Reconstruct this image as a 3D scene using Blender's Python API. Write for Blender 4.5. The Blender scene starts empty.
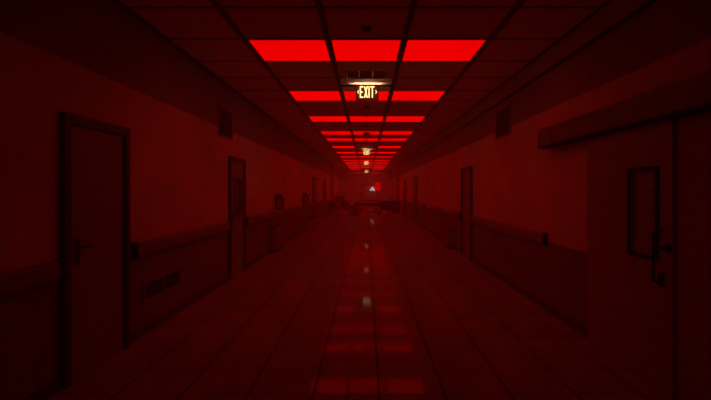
import bpy, bmesh, math, random
from mathutils import Vector, Matrix
random.seed(4)
PI = math.pi
S = bpy.context.scene
COL = S.collection

# ------------------------------------------------------------ measures (metres)
F = 465.0                       # focal length in pixels of a 711 px wide frame
EYE = 1.62                      # camera height
CEIL = 3.485
XL, XR = -2.50, 2.43            # the two side walls
Y0, Y1 = -7.0, 52.0             # wall behind the camera, far end wall
TILE = 0.985                    # ceiling grid pitch
YA = 5.72                       # first lit row starts here
COLS = [-2.445, -1.501, -0.474, 0.468, 1.520, 2.39]   # ceiling grid lines across

# ------------------------------------------------------------ materials
def mat(name, rgb, rough=0.7, metal=0.0, noise=0.0, nscale=6.0, bump=0.0, bscale=60.0, spec=0.4):
    m = bpy.data.materials.new(name); m.use_nodes = True
    nt = m.node_tree; b = nt.nodes['Principled BSDF']
    b.inputs['Base Color'].default_value = (*rgb, 1)
    b.inputs['Roughness'].default_value = rough
    b.inputs['Metallic'].default_value = metal
    b.inputs['Specular IOR Level'].default_value = spec
    tc = nt.nodes.new('ShaderNodeTexCoord')
    if noise:
        n = nt.nodes.new('ShaderNodeTexNoise'); n.inputs['Scale'].default_value = nscale
        n.inputs['Detail'].default_value = 5
        r = nt.nodes.new('ShaderNodeValToRGB')
        r.color_ramp.elements[0].position = 0.3; r.color_ramp.elements[1].position = 0.7
        r.color_ramp.elements[0].color = (*[c*(1-noise) for c in rgb], 1)
        r.color_ramp.elements[1].color = (*[min(1, c*(1+noise)) for c in rgb], 1)
        nt.links.new(tc.outputs['Object'], n.inputs['Vector'])
        nt.links.new(n.outputs['Fac'], r.inputs['Fac'])
        nt.links.new(r.outputs['Color'], b.inputs['Base Color'])
    if bump:
        n2 = nt.nodes.new('ShaderNodeTexNoise'); n2.inputs['Scale'].default_value = bscale
        bp = nt.nodes.new('ShaderNodeBump'); bp.inputs['Strength'].default_value = bump
        bp.inputs['Distance'].default_value = 0.01
        nt.links.new(tc.outputs['Object'], n2.inputs['Vector'])
        nt.links.new(n2.outputs['Fac'], bp.inputs['Height'])
        nt.links.new(bp.outputs['Normal'], b.inputs['Normal'])
    return m

def emit(name, rgb, strength):
    m = bpy.data.materials.new(name); m.use_nodes = True
    nt = m.node_tree; nt.nodes.clear()
    e = nt.nodes.new('ShaderNodeEmission'); o = nt.nodes.new('ShaderNodeOutputMaterial')
    e.inputs['Color'].default_value = (*rgb, 1); e.inputs['Strength'].default_value = strength
    nt.links.new(e.outputs[0], o.inputs['Surface'])
    return m

def wall_mat():
    """painted plaster: dark band of paint on top, pale field, dark wainscot below"""
    m = mat('wall_paint', (0.4, 0.4, 0.4), 0.75, bump=0.05, bscale=90)
    nt = m.node_tree; b = nt.nodes['Principled BSDF']
    tc = nt.nodes.new('ShaderNodeTexCoord'); sx = nt.nodes.new('ShaderNodeSeparateXYZ')
    nt.links.new(tc.outputs['Object'], sx.inputs[0])
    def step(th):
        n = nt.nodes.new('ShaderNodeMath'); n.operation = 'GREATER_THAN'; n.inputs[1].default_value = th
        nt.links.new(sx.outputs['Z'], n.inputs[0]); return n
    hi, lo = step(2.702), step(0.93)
    def mix(fac, a, c):
        n = nt.nodes.new('ShaderNodeMix'); n.data_type = 'RGBA'
        nt.links.new(fac.outputs[0], n.inputs[0])
        for k, v in ((6, a), (7, c)):
            if isinstance(v, tuple): n.inputs[k].default_value = v
            else: nt.links.new(v.outputs[2], n.inputs[k])
        return n
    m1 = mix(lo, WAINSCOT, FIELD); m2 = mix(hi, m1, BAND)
    nz = nt.nodes.new('ShaderNodeTexNoise'); nz.inputs['Scale'].default_value = 1.3; nz.inputs['Detail'].default_value = 6
    nt.links.new(tc.outputs['Object'], nz.inputs['Vector'])
    mr = nt.nodes.new('ShaderNodeMapRange'); mr.inputs[1].default_value = 0.3; mr.inputs[2].default_value = 0.7
    mr.inputs[3].default_value = 0.88; mr.inputs[4].default_value = 1.1
    nt.links.new(nz.outputs['Fac'], mr.inputs[0])
    sc = nt.nodes.new('ShaderNodeVectorMath'); sc.operation = 'SCALE'
    nt.links.new(m2.outputs[2], sc.inputs[0]); nt.links.new(mr.outputs[0], sc.inputs['Scale'])
    nt.links.new(sc.outputs[0], b.inputs['Base Color'])
    return m

def floor_mat():
    m = mat('floor_tiles', (0.2, 0.2, 0.2), 0.16, spec=0.25)
    nt = m.node_tree; b = nt.nodes['Principled BSDF']; L = nt.links.new
    tc = nt.nodes.new('ShaderNodeTexCoord'); sx = nt.nodes.new('ShaderNodeSeparateXYZ')
    L(tc.outputs['Object'], sx.inputs[0])
    def math_(op, a, v=None, c=None):
        n = nt.nodes.new('ShaderNodeMath'); n.operation = op
        for i, q in enumerate((a, v, c)):
            if q is None: continue
            if isinstance(q, (int, float)): n.inputs[i].default_value = q
            else: L(q, n.inputs[i])
        return n.outputs[0]
    def groove(o, off, pitch, w):
        t = math_('DIVIDE', math_('SUBTRACT', o, off), pitch)
        f = math_('ABSOLUTE', math_('SUBTRACT', math_('FRACT', math_('ADD', t, 100.5)), 0.5))
        return math_('LESS_THAN', f, w/pitch/2)
    g = math_('MAXIMUM', groove(sx.outputs['X'], 0.0995, 0.521, 0.018), groove(sx.outputs['Y'], 3.69, 0.489, 0.010))
    br = nt.nodes.new('ShaderNodeTexNoise'); br.inputs['Scale'].default_value = 2.2; br.inputs['Detail'].default_value = 8
    L(tc.outputs['Object'], br.inputs['Vector'])
    rp = nt.nodes.new('ShaderNodeValToRGB')
    rp.color_ramp.elements[0].position = 0.3; rp.color_ramp.elements[1].position = 0.75
    rp.color_ramp.elements[0].color = (*[FLOORC*0.8]*3, 1); rp.color_ramp.elements[1].color = (*[FLOORC*1.15]*3, 1)
    L(br.outputs['Fac'], rp.inputs['Fac'])
    mx = nt.nodes.new('ShaderNodeMix'); mx.data_type = 'RGBA'
    L(g, mx.inputs[0]); L(rp.outputs['Color'], mx.inputs[6]); mx.inputs[7].default_value = (0.08, 0.08, 0.08, 1)
    L(mx.outputs[2], b.inputs['Base Color'])
    # worn polish
    n2 = nt.nodes.new('ShaderNodeTexNoise'); n2.inputs['Scale'].default_value = 9; n2.inputs['Detail'].default_value = 8
    L(tc.outputs['Object'], n2.inputs['Vector'])
    mr = nt.nodes.new('ShaderNodeMapRange'); mr.inputs[1].default_value = 0.3; mr.inputs[2].default_value = 0.7
    mr.inputs[3].default_value = 0.02; mr.inputs[4].default_value = 0.07
    L(n2.outputs['Fac'], mr.inputs[0])
    rr = math_('MAXIMUM', mr.outputs[0], math_('MULTIPLY', g, 0.7))
    L(rr, b.inputs['Roughness'])
    n3 = nt.nodes.new('ShaderNodeTexNoise'); n3.inputs['Scale'].default_value = 14; n3.inputs['Detail'].default_value = 4
    L(tc.outputs['Object'], n3.inputs['Vector'])
    bp = nt.nodes.new('ShaderNodeBump'); bp.inputs['Strength'].default_value = 0.03; bp.inputs['Distance'].default_value = 0.01
    L(n3.outputs['Fac'], bp.inputs['Height'])
    # thin wax film: a small even share of mirror reflection over the matt tile
    b.inputs['Specular IOR Level'].default_value = 0.0
    gl = nt.nodes.new('ShaderNodeBsdfGlossy'); gl.inputs['Color'].default_value = (1, 1, 1, 1)
    L(rr, gl.inputs['Roughness']); L(bp.outputs['Normal'], gl.inputs['Normal'])
    mxs = nt.nodes.new('ShaderNodeMixShader')
    lw = nt.nodes.new('ShaderNodeLayerWeight'); lw.inputs['Blend'].default_value = 0.5
    fr = math_('ADD', 0.055, math_('MULTIPLY', math_('POWER', lw.outputs['Facing'], 6.0), 0.12))
    L(math_('MULTIPLY', math_('SUBTRACT', 1.0, g), fr), mxs.inputs[0])
    L(b.outputs[0], mxs.inputs[1]); L(gl.outputs[0], mxs.inputs[2])
    L(mxs.outputs[0], nt.nodes['Material Output'].inputs['Surface'])
    return m

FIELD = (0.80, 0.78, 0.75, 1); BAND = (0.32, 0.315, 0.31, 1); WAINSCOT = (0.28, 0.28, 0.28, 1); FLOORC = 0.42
M = {}
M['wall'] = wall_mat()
M['plaster'] = mat('plain_plaster', (0.8, 0.78, 0.75), 0.8, noise=0.05, nscale=2)
M['floor'] = floor_mat()
M['tile'] = mat('ceiling_tile', (0.84, 0.81, 0.78), 0.9, noise=0.06, nscale=25, bump=0.15, bscale=120)
M['grid'] = mat('ceiling_grid_metal', (0.10, 0.10, 0.10), 0.6)
M['trim'] = mat('dark_trim', (0.11, 0.11, 0.11), 0.5, noise=0.1)
M['dark'] = mat('dark_metal', (0.05, 0.05, 0.05), 0.45, noise=0.15)
M['black'] = mat('black_recess', (0.015, 0.015, 0.015), 0.8)
M['door'] = mat('door_laminate', (0.34, 0.34, 0.34), 0.5, noise=0.08, nscale=3)
M['slide'] = mat('sliding_door_laminate', (0.42, 0.42, 0.42), 0.5, noise=0.06, nscale=2)
M['header'] = mat('header_metal', (0.20, 0.20, 0.20), 0.5, noise=0.06, nscale=4)
M['rail'] = mat('rail_vinyl', (0.29, 0.29, 0.29), 0.5, noise=0.08)
M['steel'] = mat('steel', (0.35, 0.35, 0.36), 0.35, 0.9)
M['chrome'] = mat('chrome', (0.8, 0.8, 0.8), 0.15, 1.0)
M['far_door'] = mat('pale_door', (0.62, 0.61, 0.6), 0.5, noise=0.05)
M['wired'] = mat('wired_glass', (0.42, 0.36, 0.36), 0.3)
M['glass'] = mat('dark_glass', (0.015, 0.015, 0.016), 0.12, spec=0.5)
M['plastic'] = mat('grey_plastic', (0.5, 0.49, 0.48), 0.5, noise=0.06)
M['white'] = mat('white_plastic', (0.7, 0.68, 0.66), 0.5)
M['fabric'] = mat('dark_vinyl', (0.09, 0.085, 0.08), 0.6, noise=0.2)
M['sheet'] = mat('pale_sheet', (0.3, 0.29, 0.27), 0.85, noise=0.15)
M['off'] = mat('unlit_diffuser', (0.62, 0.60, 0.58), 0.6, noise=0.05)
M['red'] = emit('red_light', (1.0, 0.0, 0.0), 0.86)
M['red_mid'] = emit('red_light_stronger', (1.0, 0.0, 0.0), 1.15)
M['red_far'] = emit('red_light_strongest', (1.0, 0.0, 0.0), 2.4)
M['redlamp'] = emit('red_wall_lamp', (1.0, 0.0, 0.0), 0.7)
M['letter'] = emit('exit_letter_glow', (1.0, 0.72, 0.26), 2.2)
M['face'] = mat('exit_face', (0.22, 0.06, 0.03), 0.4)
M['tube'] = emit('warm_tube', (1.0, 0.42, 0.24), 36.0)
M['whitelamp'] = emit('white_lamp', (1.0, 0.8, 0.78), 1.3)
_f = M['face'].node_tree.nodes['Principled BSDF']
_f.inputs['Emission Color'].default_value = (1.0, 0.14, 0.03, 1); _f.inputs['Emission Strength'].default_value = 0.06

# ------------------------------------------------------------ mesh helpers
class MB:
    def __init__(self): self.bm = bmesh.new()
    def box(self, lo, hi, bev=0.0, rot=None, at=None):
        c = [(a+b)/2 for a, b in zip(lo, hi)]; s = [abs(b-a) for a, b in zip(lo, hi)]
        r = bmesh.ops.create_cube(self.bm, size=1.0)
        vs = r['verts']
        for v in vs: v.co = Vector((v.co.x*s[0], v.co.y*s[1], v.co.z*s[2]))
        if bev:
            es = list({e for v in vs for e in v.link_edges})
            rr = bmesh.ops.bevel(self.bm, geom=es, offset=min(bev, min(s)*0.45), segments=2, affect='EDGES', profile=0.5)
            vs = list({v for f in rr['faces'] for v in f.verts} | {v for v in vs if v.is_valid})
        T = Matrix.Translation(Vector(c))
        if rot is not None: T = T @ rot.to_4x4()
        for v in vs: v.co = T @ v.co
        return self
    def tube(self, pts, r, seg=10):
        pts = [Vector(p) for p in pts]
        for a, b in zip(pts[:-1], pts[1:]):
            d = b-a
            if d.length < 1e-6: continue
            T = Matrix.Translation((a+b)/2) @ d.to_track_quat('Z', 'Y').to_matrix().to_4x4()
            bmesh.ops.create_cone(self.bm, cap_ends=True, segments=seg, radius1=r, radius2=r, depth=d.length, matrix=T)
        for p in pts[1:-1]:
            bmesh.ops.create_uvsphere(self.bm, u_segments=seg, v_segments=6, radius=r, matrix=Matrix.Translation(p))
        return self
    def cone(self, a, b, r1, r2, seg=20):
        a, b = Vector(a), Vector(b); d = b-a
        T = Matrix.Translation((a+b)/2) @ d.to_track_quat('Z', 'Y').to_matrix().to_4x4()
        bmesh.ops.create_cone(self.bm, cap_ends=True, segments=seg, radius1=r1, radius2=r2, depth=d.length, matrix=T)
        return self
    def ring(self, c, R, r, axis='X', seg=28):
        c = Vector(c); pts = []
        for i in range(seg+1):
            t = 2*PI*i/seg; u, v = R*math.cos(t), R*math.sin(t)
            pts.append(c + Vector((0, u, v) if axis == 'X' else (u, 0, v) if axis == 'Y' else (u, v, 0)))
        return self.tube(pts, r, 6)
    def prism(self, poly, axis, a, b):
        """extrude a 2-D polygon along axis X, Y or Z from a to b"""
        def P(u, v, w):
            return {'X': (w, u, v), 'Y': (u, w, v), 'Z': (u, v, w)}[axis]
        va = [self.bm.verts.new(P(u, v, a)) for u, v in poly]; vb = [self.bm.verts.new(P(u, v, b)) for u, v in poly]
        n = len(poly)
        self.bm.faces.new(va); self.bm.faces.new(list(reversed(vb)))
        for i in range(n): self.bm.faces.new((va[i], vb[i], vb[(i+1) % n], va[(i+1) % n]))
        return self
    def build(self, name, m, parent=None, smooth=False):
        bmesh.ops.recalc_face_normals(self.bm, faces=self.bm.faces)
        me = bpy.data.meshes.new(name); self.bm.to_mesh(me); self.bm.free()
        me.materials.append(m if not isinstance(m, str) else M[m])
        if smooth:
            for p in me.polygons: p.use_smooth = True
        o = bpy.data.objects.new(name, me); COL.objects.link(o)
        if parent: o.parent = parent
        return o

def thing(name, label, cat, loc=(0, 0, 0), rz=0.0, group=None):
    o = bpy.data.objects.new(name, None); COL.objects.link(o)
    o.location = loc; o.rotation_euler = (0, 0, rz); o.empty_display_size = 0.1
    o['label'] = label; o['category'] = cat
    if group: o['group'] = group
    return o
def tag(o, label, cat, group=None):
    o['label'] = label; o['category'] = cat
    if group: o['group'] = group
    return o
def struct(o, label=None, cat=None):
    o['kind'] = 'structure'
    if label: o['label'] = label
    if cat: o['category'] = cat
    return o
def dup(root, loc, label, rz=None, group=None):
    r = root.copy(); COL.objects.link(r); r.location = loc; r['label'] = label
    if rz is not None: r.rotation_euler = (0, 0, rz)
    if group: r['group'] = group
    for ch in list(root.children):
        c = ch.copy(); COL.objects.link(c); c.parent = r
        for g in list(ch.children):
            d = g.copy(); COL.objects.link(d); d.parent = c
    return r

# ------------------------------------------------------------ the shell
struct(MB().box((XL-0.2, Y0-0.2, -0.2), (XR+0.2, Y1+0.2, 0)).build('floor', 'floor'),
       'polished square-tiled corridor floor mirroring the red ceiling panels', 'floor')
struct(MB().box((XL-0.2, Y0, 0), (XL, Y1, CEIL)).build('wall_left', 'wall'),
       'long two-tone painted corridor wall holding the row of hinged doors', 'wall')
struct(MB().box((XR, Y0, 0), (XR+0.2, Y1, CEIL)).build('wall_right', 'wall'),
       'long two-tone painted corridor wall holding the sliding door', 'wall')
struct(MB().box((XL-0.2, Y1, 0), (XR+0.2, Y1+0.2, CEIL)).build('wall_end', M['plaster']),
       'hazy wall closing the far end of the corridor', 'wall')
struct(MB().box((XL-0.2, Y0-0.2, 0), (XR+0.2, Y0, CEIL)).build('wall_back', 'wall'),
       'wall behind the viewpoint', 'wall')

# ceiling: tiles as one slab with a hole where the air diffuser sits
DX0, DX1, DY0, DY1 = -0.335, 0.325, 7.27, 7.78
cb = MB()
cb.box((XL-0.2, Y0-0.2, CEIL), (XR+0.2, DY0, CEIL+0.03)); cb.box((XL-0.2, DY1, CEIL), (XR+0.2, Y1+0.2, CEIL+0.03))
cb.box((XL-0.2, DY0, CEIL), (DX0, DY1, CEIL+0.03)); cb.box((DX1, DY0, CEIL), (XR+0.2, DY1, CEIL+0.03))
ceiling = struct(cb.build('ceiling', 'tile'), 'suspended ceiling of large square tiles in a dark grid', 'ceiling')
gb = MB()
for i, x in enumerate(COLS):
    w = 0.030 if i in (1, 2, 3, 4) else 0.022
    gb.box((x-w, Y0, CEIL-0.022), (x+w, Y1, CEIL))
g1 = gb.build('grid_runner', 'grid', ceiling)
gb = MB()
k = -12
while YA+TILE*k < Y1:
    y = YA+TILE*k
    if y > Y0 and not (DY0-0.05 < y < DY1+0.05): gb.box((XL, y-0.012, CEIL-0.008), (XR, y+0.012, CEIL))
    elif y > Y0: gb.box((XL, y-0.012, CEIL-0.008), (DX0, y+0.012, CEIL)); gb.box((DX1, y-0.012, CEIL-0.008), (XR, y+0.012, CEIL))
    k += 1
gb.build('grid_bar', 'grid', ceiling)

# baseboards, broken at the doors
def base(side, x0, x1, spans, n):
    b = MB()
    for a, c in spans: b.box((x0, a, 0), (x1, c, 0.10))
    struct(b.build('baseboard_'+side, 'trim'), 'dark baseboard along the foot of the %s' % n, 'baseboard')
base('left', XL, XL+0.018, [(Y0, 3.775), (4.835, 8.395), (9.465, 21.4), (22.75, 26.9), (28.3, Y1)], 'wall with the hinged doors')
base('right', XR-0.018, XR, [(Y0, 1.6), (5.02, 10.6), (11.75, 22.1), (23.4, 28.5), (29.8, Y1)], 'wall with the sliding door')

# ceiling-edge trunking on the sliding-door side
t = struct(MB().box((XR-0.05, Y0, CEIL-0.27), (XR, Y1, CEIL-0.022), 0.01).build('trim_1', mat('trunking', (0.42, 0.41, 0.40), 0.6)),
           'long cable trunking running under the ceiling above the sliding door', 'trim')
MB().box((XR-0.058, Y0, CEIL-0.285), (XR, Y1, CEIL-0.27)).build('lower_lip', 'trim', t)
# pilasters deep in the corridor
for i, (x, y, s) in enumerate(((XL, 32.2, 1), (XR, 34.0, -1))):
    p = MB().box((min(x, x+s*0.22), y, 0.0), (max(x, x+s*0.22), y+0.5, CEIL-0.29 if s < 0 else CEIL))
    struct(p.build('trim_%d' % (i+2), 'door'),
           'dark pilaster deep in the haze on the wall with the %s' % ('hinged doors' if s > 0 else 'sliding door'), 'pilaster')

# ------------------------------------------------------------ hinged doors
def hinged_door(n, side, ya, yb, ztop, label, window=False, handle_near=True, proud=0.05):
    s = 1 if side == 'L' else -1; x = XL if side == 'L' else XR
    r = thing('door_%d' % n, label, 'door', (x, 0, 0)); r['kind'] = 'structure'
    def bx(b, xa, xb, a, c, z0, z1, bev=0.0): b.box((min(s*xa, s*xb), a, z0), (max(s*xa, s*xb), c, z1), bev)
    fw = 0.085
    f = MB()
    bx(f, 0, proud, ya, ya+fw, 0, ztop, 0.006); bx(f, 0, proud, yb-fw, yb, 0, ztop, 0.006)
    bx(f, 0, proud, ya+fw, yb-fw, ztop-fw, ztop, 0.006)
    f.build('door_frame', 'dark', r)
    l = MB(); g = 0.008
    la, lb, lt = ya+fw+g, yb-fw-g, ztop-fw-g
    if window:
        wa, wb, z0, z1 = window
        bx(l, 0.002, 0.02, la, wa, 0.01, lt); bx(l, 0.002, 0.02, wb, lb, 0.01, lt)
        bx(l, 0.002, 0.02, wa, wb, 0.01, z0); bx(l, 0.002, 0.02, wa, wb, z1, lt)
    else: bx(l, 0.002, 0.02, la, lb, 0.01, lt)
    leaf = l.build('door_leaf', 'door', r)
    if window:
        w = MB(); q = 0.03
        bx(w, 0.02, 0.032, wa-q, wa, z0-q, z1+q); bx(w, 0.02, 0.032, wb, wb+q, z0-q, z1+q)
        bx(w, 0.02, 0.032, wa, wb, z0-q, z0); bx(w, 0.02, 0.032, wa, wb, z1, z1+q)
        w.build('window_frame', 'dark', leaf)
        w = MB(); bx(w, 0.004, 0.008, wa, wb, z0, z1); w.build('window_pane', 'glass', leaf)
    hy = la+0.11 if handle_near else lb-0.11
    d = 1 if handle_near else -1
    h = MB(); bx(h, 0.02, 0.028, hy-0.03, hy+0.03, 0.98, 1.20, 0.004)
    h.tube([(s*0.026, hy, 1.13), (s*0.075, hy, 1.13), (s*0.075, hy+d*0.13, 1.13)], 0.011)
    h.tube([(s*0.026, hy, 1.03), (s*0.04, hy, 1.03)], 0.014)
    h.build('door_handle', 'dark', leaf)
    return r
hinged_door(1, 'L', 3.78, 4.83, 2.26, 'large plain dark door with lever handle, closest hinged door')
hinged_door(2, 'L', 8.40, 9.46, 2.24, 'dark door with a narrow black vision window', window=(8.74, 9.20, 1.17, 1.82))
hinged_door(3, 'L', 21.4, 22.75, 2.25, 'hazy far door, first past the floor bin')
hinged_door(4, 'L', 26.9, 28.3, 2.25, 'hazy far door just before the leaning slatted bed frame', window=(27.3, 27.9, 1.1, 1.9))
hinged_door(5, 'R', 10.62, 11.72, 2.18, 'dark-framed door between the two long handrails opposite the black-windowed door', proud=0.06)
hinged_door(6, 'R', 22.1, 23.4, 2.35, 'hazy far door on the sliding-door side, past the second handrail', proud=0.06)
hinged_door(7, 'R', 28.5, 29.8, 2.3, 'farthest hazy door on the sliding-door side, beside the dark desk', proud=0.06)
# double door at the far end
r = thing('door_8', 'faint double door in the far end wall', 'door', (0, Y1, 0)); r['kind'] = 'structure'
f = MB().box((-0.62, -0.06, 0), (-0.5, 0, 2.3)).box((1.2, -0.06, 0), (1.32, 0, 2.3)).box((-0.62, -0.06, 2.18), (1.32, 0, 2.3))
f.build('door_frame', 'rail', r)
for a, b in ((-0.49, 0.34), (0.36, 1.19)): MB().box((a, -0.03, 0.01), (b, -0.002, 2.17)).build('door_leaf', M['far_door'], r)

# ------------------------------------------------------------ sliding door
sd = thing('door_9', 'wide sliding door with narrow framed window under a long header box', 'door', (XR, 0, 0)); sd['kind'] = 'structure'
hb = MB()      # header box, chamfered upper far corner, set off the wall a little
hy1 = 6.20
hb.prism([(1.2, 2.20), (hy1, 2.20), (hy1, 2.36), (hy1-0.10, 2.42), (1.2, 2.42)], 'X', -0.15, 0)
head = hb.build('header_box', 'header', sd)
MB().box((-0.152, 1.2, 2.172), (-0.02, hy1-0.02, 2.20)).build('track_slot', 'black', head)
MB().box((-0.155, 5.73, 2.21), (-0.15, 5.75, 2.41)).build('cover_joint', 'dark', head)
def slab(a, b, x0, x1, win=None):
    m = MB()
    if win:
        wa, wb, z0, z1 = win
        m.box((x0, a, 0.012), (x1, wa, 2.17)); m.box((x0, wb, 0.012), (x1, b, 2.17))
        m.box((x0, wa, 0.012), (x1, wb, z0)); m.box((x0, wa, z1), (x1, wb, 2.17))
    else: m.box((x0, a, 0.012), (x1, b, 2.17), 0.004)
    return m.build('sliding_leaf', 'slide', sd)
WA, WB, Z0, Z1 = 3.77, 4.14, 1.08, 1.785
lf = slab(3.575, 4.95, -0.08, -0.03, (WA, WB, Z0, Z1))
slab(1.9, 3.56, -0.055, -0.01)
w = MB(); q = 0.032
w.box((-0.095, WA-q, Z0-q), (-0.08, WA, Z1+q)); w.box((-0.095, WB, Z0-q), (-0.08, WB+q, Z1+q))
w.box((-0.095, WA, Z0-q), (-0.08, WB, Z0)); w.box((-0.095, WA, Z1), (-0.08, WB, Z1+q)); w.build('window_frame', 'black', lf)
w = MB().box((-0.058, WA, Z0), (-0.052, WB, Z1)); w.build('window_pane', 'wired', lf)
w = MB()
for i in range(1, 4): w.box((-0.064, WA, Z0+(Z1-Z0)*i/4-0.003), (-0.058, WB, Z0+(Z1-Z0)*i/4+0.003))
w.build('glazing_bar', 'trim', lf)
h = MB(); hy = 3.695
h.tube([(-0.08, hy, 1.30), (-0.15, hy, 1.28), (-0.15, hy, 0.90), (-0.08, hy, 0.88)], 0.011)
h.box((-0.10, hy-0.03, 0.86), (-0.08, hy+0.03, 0.97), 0.004)
h.build('pull_handle', 'black', lf)
h = MB().cone((-0.08, 3.61, 1.17), (-0.10, 3.61, 1.17), 0.035, 0.03).tube([(-0.10, 3.61, 1.17), (-0.125, 3.61, 1.17), (-0.125, 3.66, 1.17)], 0.013)
h.build('latch', 'black', lf)
MB().box((-0.05, 3.562, 0), (-0.005, 3.573, 2.17)).build('meeting_strip', 'black', sd)

# ------------------------------------------------------------ handrails (wall guards)
def handrail(side, ya, yb, label, z0=0.90, z1=1.06):
    s = 1 if side == 'L' else -1; x = XL if side == 'L' else XR
    r = thing('handrail', label, 'handrail', (x, ya, 0), group='wall guard rails along the corridor')
    L = yb-ya
    prof = [(0.03, z0), (0.062, z0+0.012), (0.07, z0+0.03), (0.07, z1-0.03), (0.062, z1-0.012), (0.03, z1)]
    MB().prism([(s*u, v) for u, v in prof], 'Y', 0.02, L-0.02).build('guard_board', 'rail', r)
    for a, b in ((0, 0.02), (L-0.02, L)):
        MB().prism([(s*u, v) for u, v in [(0.0, z0-0.005), (0.066, z0-0.005), (0.076, z0+0.03), (0.076, z1-0.03), (0.066, z1+0.005), (0.0, z1+0.005)]], 'Y', a, b).build('end_cap', 'black', r)
    n = max(2, int(L/1.6))
    for i in range(n):
        y = 0.2+(L-0.4)*i/(n-1); MB().box((min(0, s*0.03), y-0.03, z0+0.03), (max(0, s*0.03), y+0.03, z1-0.03)).build('bracket', 'dark', r)
handrail('L', -2.6, 3.72, 'handrail ending at the near jamb of the large plain dark door')
handrail('L', 4.93, 8.34, 'handrail between the plain dark door and the black-windowed door')
handrail('L', 9.55, 16.8, 'handrail running under the first wall dispenser, past the black-windowed door')
handrail('L', 18.0, 21.3, 'short handrail behind the floor bin')
handrail('L', 22.85, 26.8, 'hazy handrail between the two far doors', )
handrail('R', 6.22, 10.5, 'handrail starting just past the sliding door with a dark end cap', 0.88, 1.045)
handrail('R', 11.9, 17.0, 'handrail above the low wall cabinet on the sliding-door side', 0.88, 1.045)
handrail('R', 18.9, 22.0, 'hazy handrail just before the far door on the sliding-door side', 0.88, 1.045)

# ------------------------------------------------------------ grilles
def mesh_grille(b, xa, xb, ya, yb, z0, z1, pitch=0.045, w=0.007):
    """diagonal lattice, clipped to its rectangle, in the plane of the wall"""
    W, H = yb-ya, z1-z0
    for sgn in (1, -1):
        c = -H if sgn > 0 else 0
        while c < (W if sgn > 0 else W+H):
            pts = []
            # line y = c + sgn*t, z = t
            t0, t1 = (max(0, -c), min(H, W-c)) if sgn > 0 else (max(0, c-W), min(H, c))
            if t1-t0 > 0.02:
                p, q = (c+sgn*t0, t0), (c+sgn*t1, t1)
                d = Vector((q[0]-p[0], q[1]-p[1])); nrm = Vector((-d.y, d.x)).normalized()*w/2
                poly = [(ya+p[0]+nrm.x, z0+p[1]+nrm.y), (ya+q[0]+nrm.x, z0+q[1]+nrm.y), (ya+q[0]-nrm.x, z0+q[1]-nrm.y), (ya+p[0]-nrm.x, z0+p[1]-nrm.y)]
                b.prism(poly, 'X', xa + (0.001 if sgn > 0 else 0), xb + (0.001 if sgn > 0 else 0))
            c += pitch
def vent(side, ya, yb, z0, z1, cells, label, fmat, fw=0.035):
    s = 1 if side == 'L' else -1; x = XL if side == 'L' else XR
    r = thing('air_vent', label, 'vent', (x, 0, 0), group=None)
    X = lambda a, b: (min(s*a, s*b), max(s*a, s*b))
    f = MB(); xa, xb = X(0, 0.02)
    f.box((xa, ya, z0), (xb, yb, z0+fw)); f.box((xa, ya, z1-fw), (xb, yb, z1))
    edges = [ya+(yb-ya-fw)*i/cells for i in range(cells+1)]
    for e in edges: f.box((xa, e, z0+fw), (xb, e+fw, z1-fw))
    f.build('vent_frame', fmat, r)
    for i in range(cells):
        a, c = edges[i]+fw, edges[i+1]
        xa, xb = X(0.001, 0.004); bk = MB().box((xa, a, z0+fw), (xb, c, z1-fw))
        bko = bk.build('vent_backing', 'black', r)
        g = MB(); xa, xb = X(0.006, 0.010); mesh_grille(g, xa, xb, a, c, z0+fw, z1-fw); g.build('grille', 'trim', r)
vf = mat('vent_frame_paint', (0.34, 0.33, 0.32), 0.6)
vent('L', 7.82, 8.63, 2.545, 3.065, 1, 'square mesh air vent high on the wall above the black-windowed door', vf)
vent('R', 7.80, 8.70, 2.56, 3.085, 1, 'square mesh air vent high on the wall beyond the sliding-door header', vf)
vent('L', 5.18, 6.22, 0.35, 0.60, 2, 'low double air grille near the floor beside the plain dark door', vf)

# ------------------------------------------------------------ lit ceiling panels
rows = [-9, 0, 3, 6, 9, 11, 14, 17, 20, 23, 26, 29, 32, 35, 44]
rown = ['row behind the viewpoint', 'first', 'second', 'third', 'fourth', 'fifth', 'sixth', 'seventh', 'eighth', 'ninth', 'tenth', 'eleventh', 'twelfth', 'thirteenth', 'fourteenth']
coln = ['panel on the hinged-door side', 'middle panel', 'panel on the sliding-door side']
OFF = {(5, 1), (12, 1)}
protos = {}
def panel(c, off, red):
    x0, x1 = COLS[c+1]+0.030, COLS[c+2]-0.030
    w, d = x1-x0, TILE-0.03
    r = thing('ceiling_light', '', 'ceiling light', group='red light panels in rows along the ceiling')
    f = MB(); q = 0.012; h = w/2; e = d/2
    f.box((-h, -e, -0.010), (h, -e+q, 0)).box((-h, e-q, -0.010), (h, e, 0)).box((-h, -e+q, -0.010), (-h+q, e-q, 0)).box((h-q, -e+q, -0.010), (h, e-q, 0))
    f.build('light_frame', 'grid', r)
    MB().box((-h+q, -e+q, -0.006), (h-q, e-q, -0.001)).build('diffuser', 'off' if off else red, r)
    return r, (x0+x1)/2
for i, k in enumerate(rows, -1):
    for c in range(3):
        off = (i, c) in OFF
        y = YA+TILE*(k+0.5)
        lab = '%s red ceiling light, %s in the %s row from the viewpoint' % ('unlit' if off else 'glowing', coln[c], rown[i+1])
        if i < 0: lab = 'glowing red ceiling light, %s in the row behind the viewpoint' % coln[c]
        red = 'red' if i < 5 else 'red_mid' if i < 9 else 'red_far'
        key = (c, off, red)
        if key not in protos:
            r, x = panel(c, off, red); protos[key] = (r, x); r.location = (x, y, CEIL); r['label'] = lab
        else:
            r, x = protos[key]; dup(r, (x, y, CEIL), lab)

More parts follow.
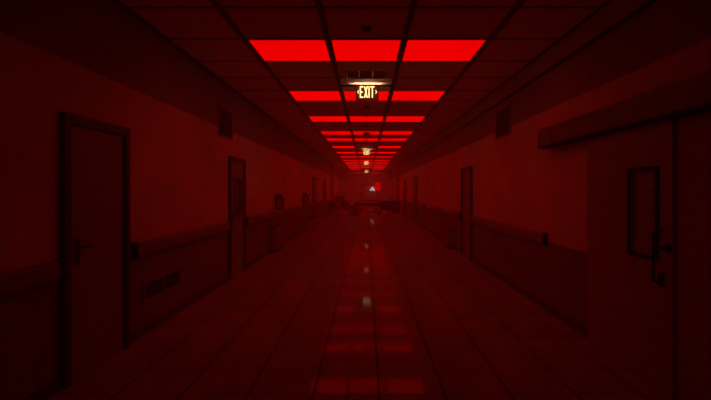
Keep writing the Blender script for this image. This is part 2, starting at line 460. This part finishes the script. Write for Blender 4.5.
# ------------------------------------------------------------ exit signs
def exit_sign(loc, label):
    r = thing('exit_sign', label, 'exit sign', loc, group='lit exit signs hanging along the corridor')
    # origin on the ceiling, front face looks to -Y
    W, T, B = 0.195, -0.047, -0.305
    MB().box((-W, -0.03, B), (W, 0.008, T), 0.006).build('housing', 'trim', r)
    MB().box((-W+0.012, -0.034, B+0.012), (W-0.012, -0.030, T-0.012)).build('sign_face', 'face', r)
    tr = MB().box((-0.478, 0.012, -0.058), (0.462, 0.022, -0.026)).box((-0.478, 0.022, -0.058), (0.462, 0.060, -0.052))
    tr.build('lamp_trough', 'grid', r)
    for x in (-0.46, 0.444): MB().box((x-0.01, 0.03, -0.052), (x+0.01, 0.06, 0)).build('hanger', 'steel', r)
    MB().box((-0.24, 0.045, -0.046), (0.24, 0.060, -0.034)).build('lamp_tube', 'tube', r)
    b = MB(); ya, yb = -0.042, -0.034
    zb, zt, t = B+0.040, T-0.022, 0.018; H = zt-zb; zm = (zb+zt)/2
    lw = 0.060; x = -0.127
    def R(a, c, d, e): b.box((a, ya, d), (c, yb, e))
    R(x, x+t, zb, zt); R(x+t, x+lw, zb, zb+t); R(x+t, x+lw, zt-t, zt); R(x+t, x+lw*0.85, zm-t/2, zm+t/2)     # E
    x += lw+0.012
    xw = 0.064
    for sg in (0, 1):
        a0, a1 = (x, x+xw-t) if sg == 0 else (x+xw-t, x)
        b.prism([(a0, zb), (a0+t*1.1, zb), (a1+t*1.1, zt), (a1, zt)], 'Y', ya-0.0005*sg, yb-0.0005*sg)         # X
    x += xw+0.014
    R(x, x+t, zb, zt); x += t+0.012                                                                             # I
    R(x, x+lw+0.012, zt-t, zt); R(x+(lw+0.012-t)/2, x+(lw+0.012+t)/2, zb, zt-t)                                 # T
    b.build('lettering', 'letter', r)
    for s in (-1, 1):
        a = MB(); cx = s*0.170; q = 0.020; th = 0.011
        for u in (1, -1):
            a.prism([(cx, zm), (cx-s*q, zm+u*q*1.4), (cx-s*(q-th), zm+u*q*1.4), (cx+(-s)*(-th)*0+(-s)*th*1.1, zm)] if False else
                    [(cx, zm), (cx-s*q, zm+u*q*1.5), (cx-s*(q+th), zm+u*q*1.5), (cx-s*th*1.2, zm)], 'Y', ya-0.0004*u, yb)
        a.build('arrow', 'letter', r)
    return r
es = exit_sign((0.012, 8.07, CEIL), 'large nearest glowing yellow exit sign, hung behind the first row of red panels')
dup(es, (0.012, 20.95, CEIL), 'second glowing exit sign from the viewpoint, beneath the unlit panel of the sixth row')
dup(es, (0.0, 28.95, CEIL), 'third tiny exit sign, between the second sign and the farthest one')
dup(es, (0.0, 42.1, CEIL), 'farthest tiny exit sign, just a yellow glint at the end of the ceiling')

# ------------------------------------------------------------ ceiling air diffuser
ad = thing('air_diffuser', 'recessed louvred ceiling air diffuser just in front of the nearest exit sign', 'air diffuser', (0, 0, CEIL))
b = MB(); H = 0.20
b.box((DX0-0.01, DY0-0.01, H), (DX1+0.01, DY1+0.01, H+0.01)); b.box((DX0-0.01, DY0-0.01, 0.03), (DX0, DY1+0.01, H)); b.box((DX1, DY0-0.01, 0.03), (DX1+0.01, DY1+0.01, H))
b.box((DX0, DY0-0.01, 0.03), (DX1, DY0, H)); b.box((DX0, DY1, 0.03), (DX1, DY1+0.01, H)); b.build('duct_box', 'trim', ad)
b = MB()
for x in (DX0+(DX1-DX0)/3, DX0+(DX1-DX0)*2/3): b.box((x-0.008, DY0+0.003, 0.02), (x+0.008, DY1-0.003, 0.08))
b.build('divider', 'dark', ad)
b = MB()
for i in range(5):
    y = DY0+0.09+i*0.085
    b.box((DX0+0.005, y-0.03, 0.055), (DX1-0.005, y+0.03, 0.059), 0, Matrix.Rotation(math.radians(-40), 3, 'X'))
b.build('louvre', 'steel', ad)
for x in (DX0+0.012, DX1-0.012): MB().box((x-0.010, DY0+0.12, -0.055), (x+0.010, DY1-0.004, 0.09)).build('end_plate', 'white', ad)

# ------------------------------------------------------------ detectors, sprinklers on the ceiling
def detector(y, label, sc=1.0):
    r = thing('smoke_detector', label, 'smoke detector', (0.0, y, CEIL), group='small round fittings along the middle of the ceiling')
    MB().cone((0, 0, 0), (0, 0, -0.018*sc), 0.062*sc, 0.060*sc, 28).build('mounting_plate', 'trim', r)
    MB().cone((0, 0, -0.018*sc), (0, 0, -0.05*sc), 0.055*sc, 0.036*sc, 28).build('sensor_cap', 'dark', r)
    return r
detector(5.33, 'round smoke detector on the tile in front of the first row of red panels')
detector(10.3, 'faint round smoke detector beyond the nearest exit sign, before the sprinkler', 1.3)
detector(13.3, 'faint round smoke detector between the third and fourth rows of red panels', 1.3)
def sprinkler(y, label):
    r = thing('sprinkler', label, 'sprinkler', (0.0, y, CEIL), group='sprinkler heads along the middle of the ceiling')
    MB().cone((0, 0, 0), (0, 0, -0.012), 0.05, 0.04, 20).build('escutcheon', 'dark', r)
    MB().tube([(0, 0, -0.012), (0, 0, -0.035)], 0.014).tube([(0.012, 0, -0.03), (0.02, 0, -0.05), (0, 0, -0.072)], 0.004).tube([(-0.012, 0, -0.03), (-0.02, 0, -0.05), (0, 0, -0.072)], 0.004).build('sprinkler_body', 'dark', r)
    MB().cone((0, 0, -0.070), (0, 0, -0.076), 0.035, 0.035, 16).build('deflector', 'dark', r)
    return r
sprinkler(11.35, 'dark sprinkler head just before the third row of red panels')
sprinkler(16.6, 'dark sprinkler head over the fifth row of red panels')
r = thing('speaker_box', 'small dark box hanging from the ceiling by the fourth row of red panels', 'ceiling box', (0.0, 14.95, CEIL))
MB().box((-0.1, -0.09, -0.09), (0.1, 0.09, -0.014), 0.012).build('box_body', 'dark', r)
MB().cone((0, 0, 0), (0, 0, -0.014), 0.06, 0.06).build('mounting_plate', 'dark', r)
# thin drop rod at the last exit sign
rod = thing('drop_rod', 'thin dark rod hanging from the ceiling behind the farthest exit sign', 'rod', (0.0, 43.0, CEIL))
MB().tube([(0, 0, 0), (0, 0, -0.85)], 0.025).build('rod', 'black', rod); MB().cone((0, 0, 0), (0, 0, -0.03), 0.09, 0.06).build('canopy', 'black', rod)

# ------------------------------------------------------------ wall fittings
def dispenser(y, label):
    r = thing('wall_dispenser', label, 'dispenser', (XL, y, 1.08), group='wall dispensers')
    MB().box((0.0, -0.10, 0.02), (0.03, 0.10, 0.44), 0.006).build('back_plate', 'dark', r)
    MB().box((0.03, -0.11, 0.03), (0.23, 0.11, 0.33), 0.02).build('dispenser_body', 'dark', r)
    MB().box((0.065, -0.118, 0.085), (0.195, -0.109, 0.30), 0.004).build('front_panel', 'plastic', r)
    MB().cone((0.12, 0, 0.33), (0.12, 0, 0.42), 0.075, 0.055).cone((0.12, 0, 0.42), (0.12, 0, 0.45), 0.055, 0.02).build('bottle_top', 'dark', r)
    MB().cone((0.12, 0, 0.0), (0.12, 0, 0.03), 0.03, 0.045).build('nozzle', 'dark', r)
    return r
d1 = dispenser(12.75, 'dark wall dispenser with paler front, first past the black-windowed door')
dup(d1, (XL, 18.2, 1.08), 'smaller-looking dark wall dispenser above the floor bin')

def low_cabinet(side, ya, yb, h, dpt, label):
    s = 1 if side == 'L' else -1; x = XL if side == 'L' else XR
    r = thing('low_cabinet', label, 'cabinet', (x+s*0.02, ya, 0))
    X = lambda a, b: (min(s*a, s*b), max(s*a, s*b)); L = yb-ya
    xa, xb = X(0, dpt); MB().box((xa, 0, 0.05), (xb, L, h), 0.008).build('cabinet_body', 'trim', r)
    xa, xb = X(0.02, dpt-0.03); MB().box((xa, 0.03, 0), (xb, L-0.03, 0.05)).build('plinth', 'black', r)
    for i in range(2):
        xa, xb = X(dpt, dpt+0.012); a = 0.04+i*(L-0.04)/2
        d = MB().box((xa, a, 0.09), (xb, a+(L-0.08)/2-0.01, h-0.04), 0.004).build('cabinet_door', 'door', r)
        hx = dpt+0.012; yy = L/2-0.05+i*0.10
        MB().tube([(s*hx, yy, h*0.55), (s*(hx+0.02), yy, h*0.55), (s*(hx+0.02), yy, h*0.75), (s*hx, yy, h*0.75)], 0.005).build('handle', 'steel', d)
    xa, xb = X(0.02, dpt-0.02); MB().box((xa, -0.006, 0.10), (xb, 0.0, h-0.05)).build('end_panel', 'door', r)
low_cabinet('L', 11.95, 13.6, 0.68, 0.14, 'low grey cabinet on the floor beneath the first wall dispenser')
low_cabinet('R', 12.8, 13.5, 0.53, 0.17, 'low grey cabinet on the floor beneath the handrail on the sliding-door side')

tb = thing('trash_bin', 'dark floor bin with a rim, standing below the second wall dispenser', 'bin', (-2.19, 18.75, 0))
b = MB()
b.prism([(-0.15, 0.0), (0.15, 0.0), (0.18, 0.52), (-0.18, 0.52)], 'Y', -0.15, 0.15); b.build('bin_body', 'plastic', tb)
MB().box((-0.2, -0.18, 0.52), (0.2, 0.18, 0.60), 0.015).build('bin_lid', 'black', tb)
MB().box((-0.08, -0.184, 0.535), (0.08, -0.18, 0.585)).build('flap', 'dark', tb)

# ------------------------------------------------------------ abandoned furniture in the haze
def wheel(b, x, y, r=0.06, ax='X', z=None):
    z = r if z is None else z
    d = Vector((0.015, 0, 0)) if ax == 'X' else Vector((0, 0.015, 0))
    c = Vector((x, y, z)); b.cone(c-d, c+d, r, r, 18)
def gurney(loc, rz, label, L=1.95, W=0.68):
    r = thing('gurney', label, 'gurney', loc, rz)
    l, w = L/2, W/2
    MB().box((-l, -w, 0.62), (l, w, 0.66), 0.01).build('bed_deck', 'dark', r)
    mt = MB().box((-l+0.02, -w+0.03, 0.66), (l-0.02, w-0.03, 0.77), 0.035).build('mattress', 'fabric', r)
    MB().box((-l+0.06, -w+0.1, 0.77), (-l+0.45, w-0.1, 0.86), 0.04).build('pillow', 'sheet', r)
    for sy in (-1, 1):
        b = MB(); y = sy*(w+0.02)
        b.tube([(-0.6, y, 0.66), (-0.6, y, 0.95), (0.6, y, 0.95), (0.6, y, 0.66)], 0.014)
        for x in (-0.3, 0, 0.3): b.tube([(x, y, 0.66), (x, y, 0.95)], 0.009)
        b.build('side_rail', 'dark', r)
    b = MB()
    b.box((-l+0.2, -w+0.06, 0.20), (l-0.2, -w+0.11, 0.25)).box((-l+0.2, w-0.11, 0.20), (l-0.2, w-0.06, 0.25))
    b.box((-l+0.25, -w+0.11, 0.20), (-l+0.3, w-0.11, 0.25)).box((l-0.3, -w+0.11, 0.20), (l-0.25, w-0.11, 0.25)); b.build('under_frame', 'dark', r)
    b = MB()
    for x in (-0.5, 0.5): b.tube([(x-0.25, 0, 0.25), (x+0.25, 0, 0.62)], 0.03).tube([(x+0.25, 0, 0.25), (x-0.25, 0, 0.62)], 0.02)
    b.build('scissor_lift', 'steel', r)
    for sx in (-1, 1):
        for sy in (-1, 1):
            x, y = sx*(l-0.24), sy*(w-0.085)
            b = MB(); b.tube([(x, y, 0.20), (x, y, 0.12)], 0.015).box((x-0.02, y-0.03, 0.06), (x+0.02, y+0.03, 0.13)); wheel(b, x, y, 0.075, 'Y'); b.build('caster', 'black', r)
    return r
gurney((0.10, 30.2, 0), math.radians(4), 'dark gurney standing across the corridor behind the wheeled stool')

dk = thing('desk', 'long dark desk beside the gurney on the sliding-door side', 'desk', (1.62, 31.6, 0))
MB().box((-0.75, -0.4, 0.84), (0.65, 0.4, 0.88), 0.008).build('desktop', 'dark', dk)
MB().box((-0.70, -0.34, 0.02), (-0.66, 0.34, 0.84)).build('side_panel', 'fabric', dk)
MB().box((0.56, -0.34, 0.02), (0.60, 0.34, 0.84)).build('side_panel', 'fabric', dk)
MB().box((-0.66, 0.30, 0.25), (0.56, 0.33, 0.84)).build('back_panel', 'fabric', dk)
pd = MB().box((0.1, -0.34, 0.10), (0.56, 0.30, 0.82), 0.006).build('pedestal', 'dark', dk)
for i in range(3):
    z = 0.13+i*0.23
    dr = MB().box((0.12, -0.355, z), (0.54, -0.34, z+0.21), 0.004).build('drawer', 'fabric', dk)
    MB().tube([(0.26, -0.355, z+0.14), (0.26, -0.38, z+0.14), (0.40, -0.38, z+0.14), (0.40, -0.355, z+0.14)], 0.006).build('drawer_handle', 'steel', dr)
b = MB()
for x in (-0.68, 0.58):
    for y in (-0.3, 0.3): b.cone((x, y, 0), (x, y, 0.02), 0.025, 0.02)
b.build('foot', 'black', dk)

st = thing('wheeled_stool', 'small dark wheeled stool standing in front of the gurney', 'stool', (-0.78, 28.6, 0))
MB().cone((0, 0, 0.50), (0, 0, 0.55), 0.20, 0.23, 26).cone((0, 0, 0.55), (0, 0, 0.60), 0.23, 0.19, 26).build('seat', 'fabric', st)
MB().tube([(0, 0, 0.14), (0, 0, 0.50)], 0.028).build('pole', 'dark', st)
for i in range(5):
    a = 2*PI*i/5+0.3
    g = MB().tube([(0, 0, 0.16), (0.27*math.cos(a), 0.27*math.sin(a), 0.09)], 0.02).build('foot_arm', 'dark', st)
    b = MB(); wheel(b, 0.27*math.cos(a), 0.27*math.sin(a), 0.04); b.tube([(0.27*math.cos(a), 0.27*math.sin(a), 0.04), (0.27*math.cos(a), 0.27*math.sin(a), 0.09)], 0.01); b.build('caster', 'black', g)

# slatted bed frame tipped up and leaning on the wall
bf = thing('bed_frame', 'slatted bed frame tipped up at an angle against the hinged-door wall', 'bed frame', (-1.35, 31.2, 0.0))
bf.rotation_euler = (0, 0, math.radians(38))
ang = math.radians(-42)
Rm = Matrix.Rotation(ang, 3, 'Y'); rot_at = lambda p: Rm @ Vector(p)
def tilt(b):
    for v in b.bm.verts: v.co = Rm.inverted() @ v.co if False else Matrix.Rotation(-ang, 3, 'Y') @ v.co
    zs = None
b = MB(); L, W = 1.75, 0.95
b.box((-L/2, -W/2, -0.03), (L/2, -W/2+0.05, 0.03), 0.006).box((-L/2, W/2-0.05, -0.03), (L/2, W/2, 0.03), 0.006)
b.box((-L/2, -W/2, -0.03), (-L/2+0.05, W/2, 0.03), 0.006).box((L/2-0.05, -W/2, -0.03), (L/2, W/2, 0.03), 0.006)
tilt(b); zmin = min(v.co.z for v in b.bm.verts); bf.location.z = -zmin
b.build('side_frame', 'dark', bf)
b = MB()
for i in range(12):
    x = -L/2+0.12+i*(L-0.24)/11; b.box((x-0.03, -W/2+0.05, 0.0), (x+0.03, W/2-0.05, 0.02))
tilt(b); b.build('slat', 'sheet', bf)
for sx in (-1, 1):
    b = MB()
    x = sx*(L/2-0.03)
    b.tube([(x, -W/2+0.03, 0.03), (x, -W/2+0.03, 0.38), (x, W/2-0.03, 0.38), (x, W/2-0.03, 0.03)], 0.02)
    for q in (-0.2, 0, 0.2): b.tube([(x, q, 0.03), (x, q, 0.38)], 0.010)
    tilt(b); b.build('end_rail', 'dark', bf)

# wheelchair
wc = thing('wheelchair', 'dark folded-back wheelchair parked by the wall past the far door', 'wheelchair', (-2.02, 28.2, 0), math.radians(30))
MB().box((-0.22, -0.22, 0.46), (0.22, 0.22, 0.51), 0.02).build('seat', 'fabric', wc)
MB().box((-0.22, 0.21, 0.51), (0.22, 0.24, 0.92), 0.012).build('backrest', 'fabric', wc)
for s in (-1, 1):
    x = s*0.235
    b = MB().tube([(x, -0.42, 0.12), (x, -0.30, 0.48), (x, 0.24, 0.48), (x, 0.24, 0.98), (x, 0.36, 1.0)], 0.012).tube([(x, -0.22, 0.48), (x, -0.22, 0.70), (x, 0.24, 0.70)], 0.012).tube([(x, 0.12, 0.30), (x, -0.30, 0.22)], 0.012)
    b.build('side_frame', 'dark', wc)
    b = MB().ring((s*0.29, 0.12, 0.31), 0.295, 0.015).ring((s*0.325, 0.12, 0.31), 0.25, 0.008).cone((s*0.27, 0.12, 0.31), (s*0.32, 0.12, 0.31), 0.03, 0.03)
    for i in range(8):
        a = PI*i/8*2; b.tube([(s*0.29, 0.12, 0.31), (s*0.29, 0.12+0.29*math.cos(a), 0.31+0.29*math.sin(a))], 0.003, 5)
    b.build('wheel', 'black', wc)
    b = MB(); wheel(b, s*0.2, -0.30, 0.08); b.tube([(s*0.2, -0.30, 0.08), (s*0.22, -0.30, 0.24)], 0.012); b.build('caster', 'black', wc)
    MB().box((s*0.05 if s > 0 else -0.2, -0.52, 0.10), (0.2 if s > 0 else -0.05, -0.40, 0.12)).build('footrest', 'dark', wc)
    MB().box((x-0.03, -0.2, 0.705), (x+0.03, 0.2, 0.735), 0.01).build('armrest', 'fabric', wc)

# plain chair, in front of the wheelchair
ch = thing('metal_chair', 'dark metal chair facing sideways in front of the leaning bed frame', 'chair', (-1.62, 29.3, 0), math.radians(-60))
MB().box((-0.22, -0.22, 0.43), (0.22, 0.22, 0.47), 0.015).build('seat', 'fabric', ch)
MB().box((-0.2, 0.21, 0.60), (0.2, 0.235, 0.86), 0.01).build('backrest', 'fabric', ch)
for sx in (-1, 1):
    MB().tube([(sx*0.2, -0.2, 0), (sx*0.2, -0.2, 0.43)], 0.013).build('leg', 'dark', ch)
    MB().tube([(sx*0.2, 0.21, 0), (sx*0.2, 0.19, 0.45), (sx*0.2, 0.20, 0.85)], 0.013).build('leg', 'dark', ch)

# post on a round foot
po = thing('barrier_post', 'short dark post on a round foot in front of the desk', 'post', (1.33, 27.6, 0))
MB().cone((0, 0, 0), (0, 0, 0.025), 0.17, 0.15, 28).build('base', 'black', po)
MB().tube([(0, 0, 0.025), (0, 0, 0.84)], 0.03).build('pole', 'black', po)
MB().cone((0, 0, 0.84), (0, 0, 0.90), 0.042, 0.036).build('cap', 'black', po)

# lamps at the far end
rl = thing('wall_lamp', 'glowing red lamp box on the far end wall', 'lamp', (1.29, Y1, 1.55))
MB().box((-0.36, -0.12, 0), (0.36, 0, 1.0), 0.02).build('lamp_housing', 'dark', rl)
MB().box((-0.33, -0.13, 0.03), (0.33, -0.12, 0.97)).build('lamp_lens', 'redlamp', rl)
wl = thing('emergency_lamp', 'small white twin-headed emergency lamp beside the glowing red lamp box', 'lamp', (0.66, Y1, 1.50))
MB().box((-0.10, -0.10, 0), (0.10, 0, 0.14), 0.01).build('lamp_housing', 'white', wl)
for s in (-1, 1):
    a = MB().tube([(s*0.06, -0.08, 0.14), (s*0.13, -0.12, 0.2)], 0.012).build('bracket', 'white', wl)
    MB().cone((s*0.15, -0.10, 0.20), (s*0.18, -0.21, 0.14), 0.05, 0.08).build('lamp_head', 'whitelamp', wl)
MB().cone((0, -0.06, 0.26), (0, -0.06, 0.50), 0.09, 0.03).tube([(0, -0.06, 0.13), (0, -0.06, 0.27)], 0.012).build('top_beacon', 'whitelamp', wl)

# ------------------------------------------------------------ air and camera
w = bpy.data.worlds.new('world'); S.world = w; w.use_nodes = True
nt = w.node_tree; bg = nt.nodes['Background']; bg.inputs['Color'].default_value = (0, 0, 0, 1); bg.inputs['Strength'].default_value = 0
vs = nt.nodes.new('ShaderNodeVolumeScatter'); vs.inputs['Density'].default_value = 0.012; vs.inputs['Anisotropy'].default_value = 0.0
vs.inputs['Color'].default_value = (1, 1, 1, 1)
nt.links.new(vs.outputs[0], nt.nodes['World Output'].inputs['Volume'])

cam = bpy.data.cameras.new('camera'); co = bpy.data.objects.new('camera', cam); COL.objects.link(co)
co.location = (0, 0, EYE); co.rotation_euler = (PI/2, 0, 0)
cam.sensor_width = 36.0; cam.lens = 36.0*F/711.0
cam.shift_x = -11.0/711.0; cam.shift_y = -9.7/711.0
cam.clip_start = 0.05; cam.clip_end = 200
S.camera = co
S.view_settings.view_transform = 'Standard'; S.view_settings.look = 'None'
S.view_settings.gamma = 1.0; S.view_settings.exposure = 0.0; S.view_settings.use_curve_mapping = False
S.cycles.use_denoising = True
S.cycles.max_bounces = 10; S.cycles.diffuse_bounces = 6; S.cycles.volume_bounces = 2
